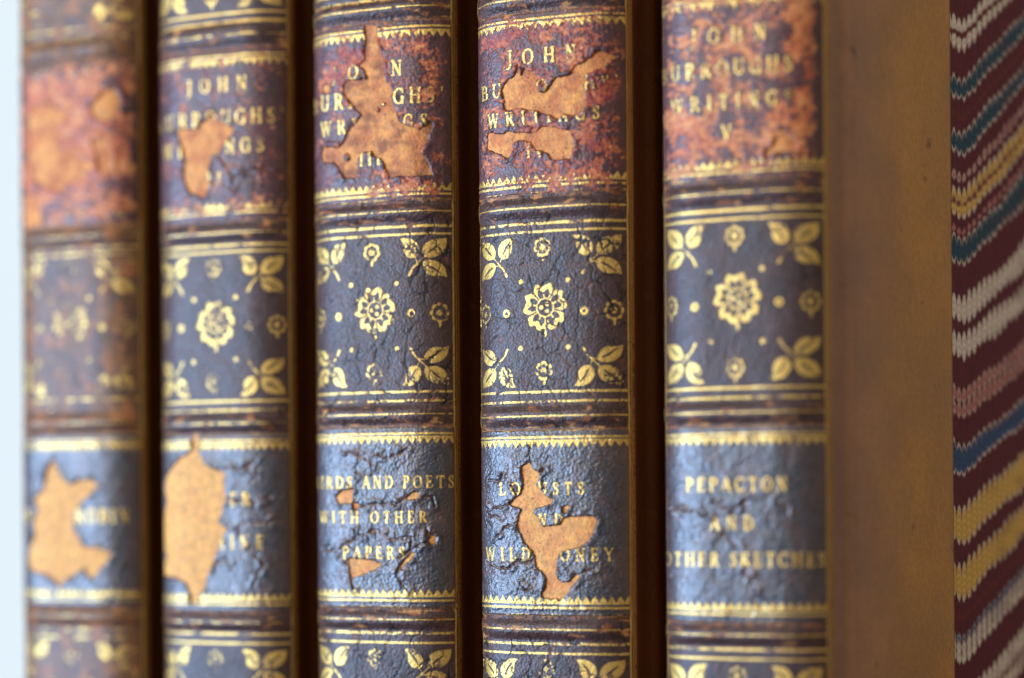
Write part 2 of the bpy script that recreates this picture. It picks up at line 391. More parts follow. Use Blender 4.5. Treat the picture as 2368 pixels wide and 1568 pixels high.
for c in ([(410,490),(470,505),(540,490),(600,495),(660,480),(680,500),(710,470),(750,440)], [(680,920),(700,870),(690,840),(760,780),(820,745),(880,720)], [(318,768),(425,705),(440,690),(560,650),(620,690),(660,710),(770,690),(770,740),(760,780)],
          [(350,160),(430,180),(490,210)], [(540,170),(620,205),(700,180),(750,140)], [(530,290),(525,220),(550,180)], [(200,780),(270,780),(318,768),(340,830),(372,850)], [(390,900),(400,960),(410,1010)], [(820,440),(900,445),(910,500)],
          [(680,920),(720,990),(750,1020)], [(420,640),(430,700)], [(860,610),(870,680),(900,690)], [(430,260),(430,330)]):
    CRACKS[3].append(tr(c, 664.9, 982.9, K3))
for c in ([(300,515),(350,525),(400,540),(450,528),(490,572),(530,555)], [(550,465),(600,500),(680,530),(720,490),(760,470)], [(740,900),(790,960),(812,1010),(802,1090),(830,1110)], [(560,660),(620,690),(690,740),(720,760)], [(940,470),(1000,500),(1010,540)]):
    CRACKS[5].append(tr(c, 1445.3, 982.9, K3))
HOLES[5].append(tr([(1060,950),(1110,935),(1160,945),(1190,1000),(1175,1045),(1120,1060),(1060,1050),(1000,1085),(980,1070),(1030,1020)], 1445.3, 0, 3.0134))
K1 = 3.0139; K2 = 2.6776
HOLES[2].append(tr([(1240,910),(1380,900),(1420,850),(1480,810),(1540,850),(1600,880),(1640,895),(1600,950),(1560,1010),(1530,1050),(1470,1090),(1460,1150),(1440,1220),(1460,1280),(1430,1370),(1400,1370),(1330,1340),(1300,1290),(1280,1200),(1300,1120),(1270,1030),(1250,960)], 0, 0, K1))
HOLES[2].append(tr([(1200,60),(1230,70),(1225,150),(1245,190),(1260,240),(1330,280),(1395,290),(1390,370),(1400,450),(1380,530),(1350,600),(1410,645),(1370,700),(1350,780),(1320,850),(1290,930),(1270,1010),(1220,1070),(1190,1120),(1180,1040),(1150,970),(1080,940),(1020,930),(1000,860),(1040,810),(1000,760),(1000,620),(1020,560),(1040,470),(1020,400),(1030,330),(1080,250),(1120,200),(1190,170)], 0, 982.9, K2))
for c in ([(1400,660),(1480,650),(1540,600),(1640,610),(1700,590)], [(1540,760),(1590,800),(1640,860),(1600,930),(1570,1010)], [(1520,250),(1560,240),(1600,210)], [(1420,450),(1500,470),(1600,480),(1680,440)], [(1330,280),(1400,270),(1480,270),(1560,250)], [(1330,860),(1400,830),(1440,880)]):
    CRACKS[2].append(tr(c, 0, 982.9, K2))
for c in ([(1560,1110),(1580,1170),(1640,1230),(1700,1200),(1850,1170),(1900,1210)], [(1640,1230),(1620,1330)], [(1480,1100),(1540,1080)]):
    CRACKS[2].append(tr(c, 0, 0, K1))
HOLES[1].append(tr([(330,210),(360,280),(400,350),(450,370),(490,340),(560,340),(610,375),(560,430),(500,480),(460,540),(450,640),(490,700),(510,750),(600,760),(700,790),(660,850),(620,890),(580,950),(540,930),(520,880),(470,920),(410,960),(370,1000),(340,960),(280,920),(200,900),(180,850),(190,760),(220,680),(210,600),(240,530),(220,460),(270,400),(290,300)], 0, 982.9, K2))
HOLES[1].append(tr([(200,820),(260,740),(340,720),(390,760),(470,770),(440,840),(400,900),(390,980),(420,1030),(520,1050),(560,1120),(640,1130),(650,1180),(560,1200),(520,1260),(420,1330),(300,1300),(230,1230),(200,1100),(210,960)], 0, 0, K1))
HOLES[1].append(tr([(640,740),(720,650),(800,620),(840,690),(820,800),(740,840),(660,830)], 0, 0, K1))
HOLES[1].append(tr([(640,980),(700,960),(760,1000),(780,1090),(760,1180),(700,1200),(680,1100)], 0, 0, K1))
HOLES[1].append(tr([(170,1370),(260,1350),(280,1450),(300,1560),(360,1640),(300,1780),(180,1790)], 0, 0, K1))
REDP = {n: [] for n in range(1, 6)}
REDP[3] += [tr([(290,350),(400,330),(545,340),(550,460),(440,480),(400,600),(260,640),(250,560),(300,480),(280,420)], 664.9, 0, 3.0134)]
REDP[4] += [tr([(215,270),(330,235),(470,190),(520,240),(440,300),(330,330),(230,370)], 1040.6, 0, 3.0134), tr([(930,470),(1040,470),(1120,480),(1180,560),(1160,700),(1080,740),(960,740),(940,600)], 1040.6, 0, 3.0134), tr([(900,960),(1000,940),(1120,1020),(1100,1060),(960,1040)], 1040.6, 0, 3.0134)]
REDP[5] += [tr([(1130,60),(1290,0),(1330,120),(1300,300),(1340,480),(1300,900),(1180,900),(1000,800),(1180,640),(1240,480),(1120,340),(1180,180)], 1445.3, 0, 3.0134), tr([(240,700),(420,820),(640,900),(640,1080),(330,1130),(240,1060)], 1445.3, 0, 3.0134)]
REDP[1] += [tr([(170,600),(330,560),(700,600),(830,700),(900,1100),(760,1220),(400,1420),(170,1400)], 0, 0, 3.0139)]
TEXTS = {
 4: [('title', 'JOHN', 1175, 1334, 145, 34), ('title', "BURROUGHS'", 1118, 1428, 217, 33), ('title', 'WRITINGS', 1132, 1387, 284, 30), ('title', 'IV', 1220, 1258, 362, 26),
     ('label', 'LOCUSTS', 1158, 1352, 1144, 28), ('label', 'AND', 1211, 1303, 1216, 27), ('label', 'WILD HONEY', 1128, 1418, 1296.5, 29)],
 3: [('title', 'JOHN', 771, 931, 180, 33), ('title', "BURROUGHS'", 724, 1025, 245.6, 34), ('title', 'WRITINGS', 746, 988.5, 304, 31), ('title', 'III', 834, 881, 382, 28),
     ('label', 'BIRDS AND POETS', 727, 1049.5, 1129, 27), ('label', 'WITH OTHER', 745, 988, 1209, 26), ('label', 'PAPERS', 795.6, 937.5, 1292, 27)],
 5: [('title', 'JOHN', 1600, 1772, 96, 34), ('title', "BURROUGHS'", 1530, 1855, 174, 35), ('title', 'WRITINGS', 1556, 1833, 250, 32), ('title', 'V', 1670, 1702, 322, 33),
     ('label', 'PEPACTON', 1589, 1821, 1136, 31), ('label', 'AND', 1644, 1743, 1225, 31), ('label', 'OTHER SKETCHES', 1535, 1908, 1309.6, 31)],
 2: [('title', 'JOHN', 435, 572, 214, 31), ('title', "BURROUGHS'", 368, 656, 292, 33), ('title', 'WRITINGS', 382, 611, 358, 32), ('title', 'II', 481, 513, 431, 30),
     ('label', 'WINTER', 415, 581, 1170, 29), ('label', 'SUNSHINE', 386, 611, 1268.6, 29)],
 1: [('title', 'JOHN', 120, 228, 247, 30), ('title', "BURROUGHS'", 58, 303, 327, 33), ('title', 'WRITINGS', 68, 262, 395, 31), ('title', 'I', 160, 172, 462, 28),
     ('label', 'WAKE-ROBIN', 60, 299, 1209, 30)],
}
for n in CRACKS: pass

# -------- tooled ornaments, fields in design units round (0,0), v downwards
def leaf_f(U, V, base, tip, wid, bend):
    b = np.array(base, float); t = np.array(tip, float); d = t - b; ln_ = np.hypot(*d); d /= ln_; p = np.array([-d[1], d[0]])
    x = ((U - b[0]) * d[0] + (V - b[1]) * d[1]) / ln_; y = (U - b[0]) * p[0] + (V - b[1]) * p[1]
    xc = np.clip(x, 0, 1)
    y = y - bend * (xc * xc - 0.15 * xc) * ln_ * 0.35
    hw = wid * (np.sin(np.pi * xc ** 0.66)) ** 0.62 * (1.08 - 0.42 * xc)
    f = hw - np.abs(y); f = np.where((x < 0) | (x > 1), -np.hypot(np.where(x < 0, -x, x - 1) * ln_, y), f)
    slit = 2.7 * np.sin(np.pi * np.clip((x - 0.10) / 0.66, 0, 1)) - np.abs(y - 0.8)
    f = np.minimum(f, -slit)
    groove = 0.8 - np.abs(np.abs(y) - hw * 0.62); groove = np.where((x > .25) & (x < .7), groove, -1)
    return np.minimum(f * 0.9, np.where(groove > 0, -groove * 0.6, 9))
def cv(x, y):                       # tracing of the tooled sprig -> design units
    return (float(np.interp((x - 672) / 3.0134, [0, 92.6, 159, 177, 190], [0, 101, 171, 191, 206])), (690 - (y + .035 * (x - 672))) / 3.0134)
def smooth(pts, k=4, closed_tip=True):
    P = np.array(pts); n = len(P); out = []
    for i in range(n):
        p0, p1, p2, p3 = P[(i - 1) % n], P[i], P[(i + 1) % n], P[(i + 2) % n]
        if i == 0: p0 = p1                       # the first point is the sharp tip
        if i == n - 1: p3 = p2
        for t in np.arange(k) / k:
            out.append(0.5 * (2 * p1 + (p2 - p0) * t + (2 * p0 - 5 * p1 + 4 * p2 - p3) * t * t + (3 * p1 - p0 - 3 * p2 + p3) * t ** 3))
    return out
LEAFS = [([(1208,150),(1206,205),(1180,258),(1130,292),(1080,298),(1045,285),(1038,245),(1058,200),(1100,170),(1150,160)], [(1082,262),(1112,236),(1155,200)]),
         ([(1210,436),(1200,375),(1170,335),(1120,312),(1065,315),(1035,340),(1045,380),(1075,415),(1120,430),(1165,424)], [(1072,352),(1110,368),(1165,408)]),
         ([(872,160),(900,196),(904,245),(925,288),(960,304),(992,298),(1016,270),(1018,225),(992,182),(940,158)], [(920,190),(950,222),(978,272)])]
LEAFS = [(smooth([cv(*q) for q in P]), [cv(*q) for q in S]) for P, S in LEAFS]
def spray_f(U, V, sx, sy, j=0):
    U = U * sx; V = -V * sy
    f = np.full(U.shape, -9.0)
    w = (U > 60) & (U < 215) & (V > 60) & (V < 190)
    u, v = U[w], V[w]; g = np.full(u.shape, -9.0)
    for P, S in LEAFS:
        q = poly_sdf(u, v, P)
        q = np.minimum(q, -stroke_f(u, v, S, [0.7, 1.9, 0.5]))
        rim = 0.55 - np.abs(q - 4.2); q = np.where((rim > 0) & (np.sin(u * .35 + v * .22) > -0.2), np.minimum(q, -rim), q)
        g = np.maximum(g, q)
    g = np.maximum(g, stroke_f(u, v, [cv(945, 424), cv(970, 375), cv(1008, 335), cv(1062, 282)], [4.0, 3.2, 2.4, 2.2]))
    g = np.maximum(g, stroke_f(u, v, [cv(1003, 340), cv(998, 315), cv(988, 296)], [2.2, 2.0, 1.8]))
    g = np.maximum(g, stroke_f(u, v, [cv(985, 362), cv(1010, 345), cv(1042, 342)], [2.2, 2.0, 2.0]))
    f[w] = g
    return f
def flower_f(U, V, r, lobes=7, stem_len=12):
    a = np.arctan2(U, -V); q = np.hypot(U, V)
    ph = np.abs(np.cos(a * lobes / 2))
    ro = r * (0.80 + 0.20 * ph ** 0.7)
    f = ro - q
    tear = (2.3 + 2.0 * (q - 5) / (r * 0.5)) - q * np.abs(np.sin((np.mod(a * lobes / (2 * np.pi) + 0.5, 1) - 0.5) * 2 * np.pi / lobes)) * 1.0
    tear = np.where((q > r * 0.28) & (q < r * 0.72), tear, -5)
    f = np.minimum(f, -tear)
    gap = 0.9 - q * np.abs(np.sin((np.mod(a * lobes / (2 * np.pi), 1) - 0.5) * 2 * np.pi / lobes))
    f = np.minimum(f, np.where(q > r * 0.45, -gap, 9))
    f = np.maximum(f, r * 0.2 - q)
    if stem_len: f = np.maximum(f, stroke_f(U, V, [(0, r * .8), (1, r + stem_len * .35), (0, r + stem_len * .8)], [2, 3.4, 1.6]))
    return f
def rosette_f(U, V, r=57):
    a = np.arctan2(U, -V) + 0.10; q = np.hypot(U, V) + 1e-6
    s = np.mod(a * 5 / (2 * np.pi) + 0.5, 1) - 0.5            # -.5..+.5 over a petal
    sa = np.abs(s)
    ro = r * (0.93 + 0.07 * np.cos((sa - .23) * 4 * np.pi) - 0.30 * np.clip((sa - 0.40) / 0.10, 0, 1) ** 2)
    ro = ro + 1.4 * np.sin(a * 19 + 1)
    ri = r * (0.70 - 0.07 * np.cos(sa * 4 * np.pi) - 0.22 * np.clip((sa - 0.24) / 0.26, 0, 1))
    f = np.minimum(ro - q, q - ri)
    f = np.maximum(f, np.where((q < r * .74) & (q > r * .40), 1.5 - np.abs(sa - 0.42) * q * 1.25, -5))
    gap = 1.5 - (0.5 - sa) * q * 1.25
    f = np.minimum(f, np.where(q > r * .42, -gap, 9))
    ring = 1.9 - np.abs(q - r * 0.37 - 0.6 * np.sin(a * 10)); f = np.maximum(f, ring)
    sep = np.where((q > r * .40) & (q < r * .56), 2.0 - np.abs(s) * q * 1.25, -5); f = np.maximum(f, sep)
    for k in range(3):
        an = k * 2.094 + 1.1; f = np.maximum(f, 5.4 - np.hypot(U - 9.5 * math.cos(an), V - 9.5 * math.sin(an)))
    f = np.maximum(f, stroke_f(U, V, [(0, r * .9), (1, r + 6), (-1, r + 12)], [2.4, 3.6, 2.0]))
    return f

GREEK = (0.62, 0.36, 0.075)
LABEL_TXT = {
 1: 'leftmost leather book, beside the bright window, its upper label mostly worn to orange',
 2: 'leather book with a tall tan tear in its lower label before the letters HINE',
 3: 'middle leather book of the row, lettered BIRDS AND POETS WITH OTHER PAPERS',
 4: 'leather book with a forked tan tear through the words LOCUSTS AND WILD HONEY',
 5: 'rightmost leather book, lettered PEPACTON, with its marbled paper side in view',
}
SCUFF = {1: 0.9, 2: 0.45, 3: 0.6, 4: 0.5, 5: 0.55}
BANDS = [-962, -479, -5, 480, 962, 1455, 1930]

def build_book(n):
    B = Book(n); p = B.p; E = B.empty; cell = p['cell']
    E['label'] = LABEL_TXT[n]; E['category'] = 'book'; E['group'] = 'leather bound volumes of one set standing in a row'
    ztop, zbot = 0.205, 0.0
    d_top, d_bot = float(B.dy(ztop)), float(B.dy(zbot))
    rows = np.concatenate([np.linspace(d_top, -140, 90)[:-1], np.arange(-140, 1625, cell), np.linspace(1625, d_bot, 60)[1:]])
    cols = np.linspace(-U_END, U_END, int(2 * U_END / cell) + 1)
    U, V = np.meshgrid(cols, rows)
    cx = np.interp(cols, arc_, xs_); cy = np.interp(cols, arc_, ys_)
    sl = np.gradient(cy, cx); nn = np.hypot(sl, 1)
    X = np.broadcast_to(cx, U.shape); Y = np.broadcast_to(cy, U.shape)
    NX = np.broadcast_to(sl / nn, U.shape); NY = np.broadcast_to(-1 / nn, U.shape)
    Z = B.z(V)
    sd = n * 101
    # ---- base height in millimetres
    wob = 2.2 * fbm(U / 90, V / 400, sd + 1, 3)
    band = np.zeros(U.shape); bandv = np.full(U.shape, 1e3)
    for b in BANDS:
        q = (V + wob - b); bandv = np.where(np.abs(q) < np.abs(bandv), q, bandv)
    aq = np.abs(bandv)
    shf = 1 - 0.8 * ss(120, 195, np.abs(U))
    band = 0.60 * shf * (1 - ss(5, 27, aq)) + 0.07 * np.exp(-((aq - 33) / 5.0) ** 2) * (bandv < 0) - 0.05 * np.exp(-((aq - 27) / 4.0) ** 2)
    h = band + 0.10 * fbm(U / 70, V / 70, sd + 3, 4) + 0.012 * fbm(U / 14, V / 14, sd + 4, 3)
    # vertical creases that run down the spine
    # cracks in the leather of the decorated panels
    wx = U + 9 * fbm(U / 22, V / 22, sd + 5, 3); wy = V + 9 * fbm(U / 22, V / 22, sd + 6, 3)
    f1, e1 = worley(wx / 46, wy / 62, sd + 7); f2, e2 = worley(wx / 19, wy / 22, sd + 8)
    area_m = ss(-0.12, 0.25, fbm(U / 110, V / 130, sd + 9, 2) + (0.30 if n in (3, 4) else -0.30))
    thin = ss(-0.2, 0.5, gn(U / 35, V / 35, sd + 10))
    crack = np.maximum((1 - ss(0.020, 0.080, e1)) * (0.7 + 0.3 * thin), (1 - ss(0.0, 0.11, e2)) * 0.9 * thin * ss(-0.05, 0.30, fbm(U / 60, V / 60, sd + 12, 2) + 0.25)) * area_m
    inlab1 = np.minimum(V - 27, 447 - V); inlab2 = np.minimum(V - 994, 1424 - V)
    inlab = np.maximum(inlab1, inlab2) + 1.6 * fbm(U / 30, V / 900, sd + 13, 3)
    crack = crack * (1 - ss(-6, 4, inlab)) * (1 - 0.5 * (aq < 24))
    h = h - 0.10 * crack
    # ---- base colour
    edge = ss(0.66, 1.0, np.abs(U) / U_END)
    nA = fbm(U / 60, V / 90, sd + 20, 4); nB = fbm(U / 12, V / 12, sd + 21, 3)
    col = np.zeros(U.shape + (3,)) + np.array((0.055, 0.031, 0.031))
    col = mixc(col, (0.036, 0.025, 0.027), ss(-.2, .4, nA))
    nearb = np.exp(-((aq) / 42) ** 2)
    col = mixc(col, (0.075, 0.030, 0.020), np.clip(0.75 * edge + 0.45 * nearb, 0, 1) * ss(-0.5, 0.4, nA + nB))
    col = mixc(col, (0.16, 0.058, 0.020), (crack > 0.5) * ss(0.05, 0.3, fbm(U / 40, V / 50, sd + 22, 2)) * 0.8)
    col = mixc(col, (0.008, 0.005, 0.004), np.clip(crack * 1.5, 0, 1) * (1 - ss(0.05, 0.3, fbm(U / 40, V / 50, sd + 22, 2))))
    # scuffs: streaks along bands and rules, blotches where the book is most worn
    strk = -0.13 + fbm(U / 42, V / 17, sd + 23, 4) + 0.22 * fbm(U / 9, V / 6, sd + 24, 3)
    sc = ss(0.08, 0.30, strk + 0.35 * (nearb - 0.75) + 0.30 * (SCUFF[n] - 0.55) - 0.02)
    edge_r = np.exp(-((np.minimum(np.abs(inlab1), np.abs(inlab2)) - 3) / 7) ** 2)
    sc = np.maximum(sc * (nearb > 0.25), ss(0.05, 0.28, fbm(U / 30, V / 6, sd + 25, 4) + 0.16 * (edge_r - 0.75)) * (edge_r > .3))
    sccol = mixc(np.zeros(U.shape + (3,)) + np.array((0.25, 0.085, 0.028)), (0.52, 0.24, 0.07), ss(0, 0.35, fbm(U / 45, V / 20, sd + 26, 2) + 0.05))
    col = col * (1 - sc[..., None] * 0.85) + sccol * sc[..., None] * 0.85
    worn = np.zeros(U.shape)
    if n == 1:
        blot = fbm(U / 55, V / 60, sd + 27, 5, .6); worn = ss(0.02, 0.16, blot) * (1 - ss(0, 8, inlab))
        col = col * (1 - worn[..., None] * .85) + (worn[..., None] * .85) * np.array((0.40, 0.14, 0.035))
        col = mixc(col, (0.13, 0.062, 0.026), 0.35 + 0.6 * ss(-.3, .3, nA))
    # bare leather under the labels
    tn = fbm(U / 50, V / 60, sd + 30, 4); tb = fbm(U / 8, V / 8, sd + 31, 4)
    tan = mixc(np.zeros(U.shape + (3,)) + np.array((0.66, 0.325, 0.085)), (0.58, 0.235, 0.068), ss(-0.25, 0.3, tn))
    tan1 = mixc(np.zeros(U.shape + (3,)) + np.array((0.60, 0.25, 0.062)), (0.45, 0.145, 0.040), ss(-0.2, 0.28, tn))
    if n in (1, 2): tan = mixc(tan, (0.66, 0.345, 0.09), np.full(U.shape, 0.6))
    if n == 3: tan1 = mixc(tan1, (0.26, 0.085, 0.028), ss(-0.1, 0.35, fbm(U / 60, V / 45, sd + 33, 3)))
    TANMARK = 0
    tan = np.where((inlab1 > inlab2)[..., None], tan1, tan)
    tan = tan * (1 + 0.30 * tb[..., None] + 0.25 * fbm(U / 22, V / 22, sd + 34, 4)[..., None])
    tan = mixc(tan, (0.10, 0.04, 0.02), ss(0.42, 0.55, fbm(U / 7, V / 7, sd + 32, 2)))
    col = mixc(col, (0, 0, 0), np.zeros(U.shape)) * (1 - ss(-2, 1, inlab)[..., None]) + tan * ss(-2, 1, inlab)[..., None]
    matt = 0.25 * ss(-2, 1, inlab) + 0.18 * sc
    # ---- labels: thin leather pieces with torn holes
    rag = 3.2 * fbm(U / 16, V / 16, sd + 40, 4, .6) + 3.0 * fbm(U / 7, V / 7, sd + 41, 4, .65)
    hole = np.full(U.shape, -1e3)
    def win_of(pts, m=30):
        us = [q[0] for q in pts]; vs = [q[1] for q in pts]
        r0, r1 = np.searchsorted(rows, [min(vs) - m, max(vs) + m]); c0, c1 = np.searchsorted(cols, [min(us) - m, max(us) + m])
        return slice(r0, r1), slice(c0, c1)
    for H in HOLES[n]:
        q = [B.inv(*a) for a in H]; s_ = win_of(q, 40)
        hole[s_] = np.maximum(hole[s_], poly_sdf(U[s_], V[s_], q))
    for (ix, iy, ir) in ISLES[n]:
        iu, iv = B.inv(ix, iy); hole = np.minimum(hole, np.hypot(U - iu, V - iv) - ir)
    hole = np.where(hole > -60, hole + rag, hole)
    hole = np.where(hole > 60, 60, hole)
    ckd = np.full(U.shape, 1e3)
    for C_ in CRACKS[n]:
        q = [B.inv(*a) for a in C_]; s_ = win_of(q, 30)
        Uw = U[s_] + 3 * gn(U[s_] / 9, V[s_] / 9, sd + 42); Vw = V[s_] + 3 * gn(U[s_] / 9, V[s_] / 9, sd + 43)
        for k in range(len(q) - 1):
            d, t = seg_d(Uw, Vw, q[k], q[k + 1]); ckd[s_] = np.minimum(ckd[s_], d)
    cwid = 0.5 + 1.6 * gn(U / 18, V / 18, sd + 44)
    Flab = np.minimum(np.minimum(inlab, U_END - 4 - np.abs(U)), np.minimum(-hole, ckd - cwid))
    TF = []
    pxg = PX0 + np.interp(cx, xs_, B.tabA); mapu = lambda uu: 0.5 * uu + 0.5 * (PX0 + np.interp(np.interp(uu, arc_, xs_), xs_, B.tabA) - p['px']) * (976 / p['s']) / 0.90
    UT = np.broadcast_to(mapu(cols), U.shape)
    for part, s, x0, x1, yb, cap in TEXTS[n]:
        u0 = B.inv(x0, yb)[0]; u1 = B.inv(x1, yb)[0]
        dyb = B.dy(unroll(p['px'], yb)[1] * B.org[1] / FPX + ZC)
        F = np.full(U.shape, -9.0)
        text_field(UT, V, s, float(mapu(u0)), float(mapu(u1)), dyb, cap * 976 / p['s'], F)
        TF.append((part, F))
    TFm = np.max([f for _, f in TF], 0)
    # flakes of the dark surface on the red title labels
    fx = U + 5 * gn(U / 14, V / 14, sd + 50); fy = V + 5 * gn(U / 14, V / 14, sd + 51)
    g1, ge = worley(fx / 11, fy / 12, sd + 52)
    fl = 0.50 * fbm(fx / 19 + fy / 60, fy / 12, sd + 53, 5, .68) + 0.40 * fbm(U / 60, V / 55, sd + 54, 3)
    fw = p['fwear']
    flake = fl - (fw - 0.5) * 0.62 + 0.14 * (ge - 0.15) - (0.0 if n in (1, 5) else 0.20) * (1 - ss(0.0, 0.13, ge)) * ss(-0.25, 0.15, gn(U / 30, V / 30, sd + 64) + (0.2 if n == 4 else 0.05)) + 0.13 * ss(-8, -1, TFm) * (n > 1)
    red_z = np.full(U.shape, -99.0)
    for H in REDP[n]:
        q = [B.inv(*a) for a in H]; red_z = np.maximum(red_z, poly_sdf(U, V, q))
    red_z = ss(-8, 10, red_z); flake = flake - {1: 0.10, 5: 0.13}.get(n, 0.24) * red_z
    # the right edge keeps its dark surface
    flake = flake + 0.25 * ss(0.80, 0.97, np.abs(U) / U_END)
    if n in (3, 4): flake = flake + 0.10 * ss(-0.2, -0.9, U / U_END)
    t_band = np.exp(-((inlab1 - 8) / 14) ** 2); flake = flake + 0.10 * t_band
    fm = ss(-0.035, 0.02, flake)                       # 1 = dark surface kept
    is1 = (inlab1 > inlab2)
    g2, ge2 = worley((U + 6 * gn(U / 20, V / 20, sd + 55)) / 34, (V + 6 * gn(U / 20, V / 20, sd + 56)) / 30, sd + 57)
    ck2 = (1 - ss(0.0, 0.07, ge2)) * ss(-0.1, 0.3, gn(U / 40, V / 40, sd + 58) + (0.1 if n in (3, 4) else -0.1))
    if n == 5: ck2 = ck2 * 0.12
    pebble = fbm(U / 8, V / 6.5, sd + 59, 3); lump = fbm(U / 34, V / 30, sd + 60, 3)
    micro = (1 - ss(0.0, 0.16, ge))
    lift = 0.7 * np.exp(-((Flab - 7) / 7) ** 2) * ss(-0.2, 0.4, gn(U / 24, V / 24, sd + 61)) * (inlab > 12)
    th1 = 0.21 + 0.075 * fm + 0.035 * pebble - 0.05 * micro * fm + 0.06 * lump
    th2 = 0.28 + 0.05 * pebble + 0.09 * lump - 0.09 * ck2 + 0.035 * gn(U / 4.2, V / 4.2, sd + 62)
    if n == 5: th2 = 0.24 + 0.025 * pebble + 0.12 * lump - 0.06 * ck2
    th = np.where(is1, th1, th2) + 0.26 * lift
    rim_f = ss(0.86, 0.96, np.abs(U) / U_END); th = th * (1 - rim_f) + 0.20 * rim_f
    near_e = ss(4, 20, inlab); th = th * (0.65 + 0.35 * near_e)
    hl = h + th * ss(-1.5, 3.0, Flab) - 0.02
    # label colour
    dark1 = mixc(np.zeros(U.shape + (3,)) + np.array((0.046, 0.022, 0.028)), (0.080, 0.026, 0.030), ss(-.35, .3, nA))
    red = mixc(np.zeros(U.shape + (3,)) + np.array((0.20, 0.022, 0.022)), (0.42, 0.095, 0.026), ss(-0.16, 0.22, -fl * 0.8 + 0.5 * nB + (0.30 if n in (1, 5) else -0.02)))
    red = mixc(red, (0.56, 0.23, 0.075), ss(0.14, 0.34, -fl + 0.35 * tb + (0.12 if n in (1, 5) else -0.02)))
    c1 = red * (1 - fm[..., None]) + dark1 * fm[..., None]
    c2 = mixc(np.zeros(U.shape + (3,)) + np.array((0.022, 0.024, 0.034)), (0.058, 0.032, 0.032), ss(0.0, 0.5, nA + 0.6 * nB + 0.1))
    c2 = mixc(c2, (0.020, 0.012, 0.010), ck2 * 0.45)
    lc = np.where(is1[..., None], c1, c2)
    lc = mixc(lc, (0.13, 0.045, 0.018), (1 - ss(0.3, 2.2, Flab)) * (inlab > 2) * 0.8)
    lc = mixc(lc, (0.07, 0.026, 0.018), edge * 0.5)
    lmatt = np.where(is1, 0.16 * (1 - fm), 0.0) + 0.0
    col = mixc(col, (0.11, 0.048, 0.022), (1 - ss(2.5, 5, ckd)) * (1 - ss(-3, 0, hole)) * (0.9 if n != 3 else 0.6))  # crack floors darkened: the shadow inside them is put into the leather colour
    def pos(hh): 
        q = hh * 1e-3 / UNIT
        return B.loc(X + NX * q, Y + NY * q, Z)
    Pbase = pos(h); Plab = pos(hl)
    at_s = {'tint': np.clip(col, 0.002, 0.9), 'matt': matt}
    # spine split into the leather skin and each raised band
    is_band = np.zeros(len(rows) - 1, int)
    mid = (rows[1:] + rows[:-1]) / 2
    bid = np.full(len(mid), -1)
    for k, b in enumerate(BANDS): bid[np.abs(mid - b) < 27] = k
    bounds = [0] + (np.where(np.diff(bid) != 0)[0] + 1).tolist() + [len(mid)]
    sp = None; chunks = []
    spine = None
    pieces = []
    for a, b in zip(bounds[:-1], bounds[1:]): pieces.append((bid[a], a, b + 1))
    # the skin is one mesh: all rows outside the bands
    nr, nc = U.shape; idx = np.arange(nr * nc).reshape(nr, nc)
    fl_ = []
    for k, a, b in pieces:
        if k < 0:
            q = idx[a:b]; fl_.append(np.stack([q[:-1, :-1], q[1:, :-1], q[1:, 1:], q[:-1, 1:]], -1).reshape(-1, 4))
    fl_ = np.concatenate(fl_)
    used = np.zeros(nr * nc, bool); used[fl_.ravel()] = True; remap = np.cumsum(used) - 1
    spine = make_mesh('spine', Pbase.reshape(-1, 3)[used], remap[fl_.ravel()], np.arange(0, fl_.size, 4), {'tint': at_s['tint'].reshape(-1, 3)[used], 'matt': at_s['matt'].ravel()[used]}, M_spine, E)
    bobj = {}
    for k, a, b in pieces:
        if k >= 0:
            bobj[BANDS[k]] = grid_obj('raised_band', Pbase[a:b], {q: v[a:b] for q, v in at_s.items()}, M_spine, E)
    atl = {'tint': np.clip(lc, 0.002, 0.9), 'matt': lmatt}
    title = clip_obj('title_label', np.where(is1, Flab, -1), Plab, atl, M_label, E)
    lower = clip_obj('volume_label', np.where(is1, -1, Flab), Plab, atl, M_lower, E)
    # ---- gold
    onlab = inlab > 0
    keep = np.where(onlab, Flab - 1.0, 99)
    Pg = np.where(onlab[..., None], pos(hl + 0.035), pos(h + 0.035))
    gcol = np.clip(np.where(onlab[..., None], lc, col) * 1.0, 0.002, 0.9)
    wear = 0.17 + 0.18 * ss(-.1, .5, fbm(U / 50, V / 50, sd + 70, 3)) + np.where(onlab & is1, (0.46 if n != 5 else 0.34) * (1 - fm) + 0.25 * red_z + (0.14 if n == 1 else 0.05 if n == 2 else 0), 0) + 0.35 * (crack > .4) + 0.28 * worn + 0.25 * sc * (~onlab)
    if n == 1: wear = wear + 0.11
    if n == 2: wear = wear + 0.02
    if n in (2, 5): wear = wear + (0.05 if n == 2 else 0.10) * is1 * (inlab > 20)
    atg = {'tint': gcol, 'wear': wear}
    jt = 1.1 * fbm(U / 40, V / 300, sd + 71, 3)
    def gold(name, F, parent, W=0.0):
        return clip_obj(name, np.minimum(F, keep), Pg, {'tint': gcol, 'wear': wear + W}, M_gold, parent)
    lim = 201.5 - np.abs(U)
    def rule(c, hw, W, parent, name='gilt_rule'):
        hwv = hw - 0.35 + 0.5 * gn(U / 25, V / 50 + c, sd + 72)
        f = np.minimum(hwv - np.abs(V - c - jt - wob * 0.0), lim)
        return gold(name, f, parent, W)
    for c, hw, W in ((-50, 2.8, .05), (-29, 3.2, .12), (516, 3.3, .08), (535, 2.7, .02), (906, 3.0, .02), (929, 3.2, .14), (1489, 3.2, .14), (1511, 2.8, .04)):
        rule(c, hw, W, spine)
    for b in (-5, 480, 962, 1455):
        rule(b, 1.9, 0.05, bobj[b])
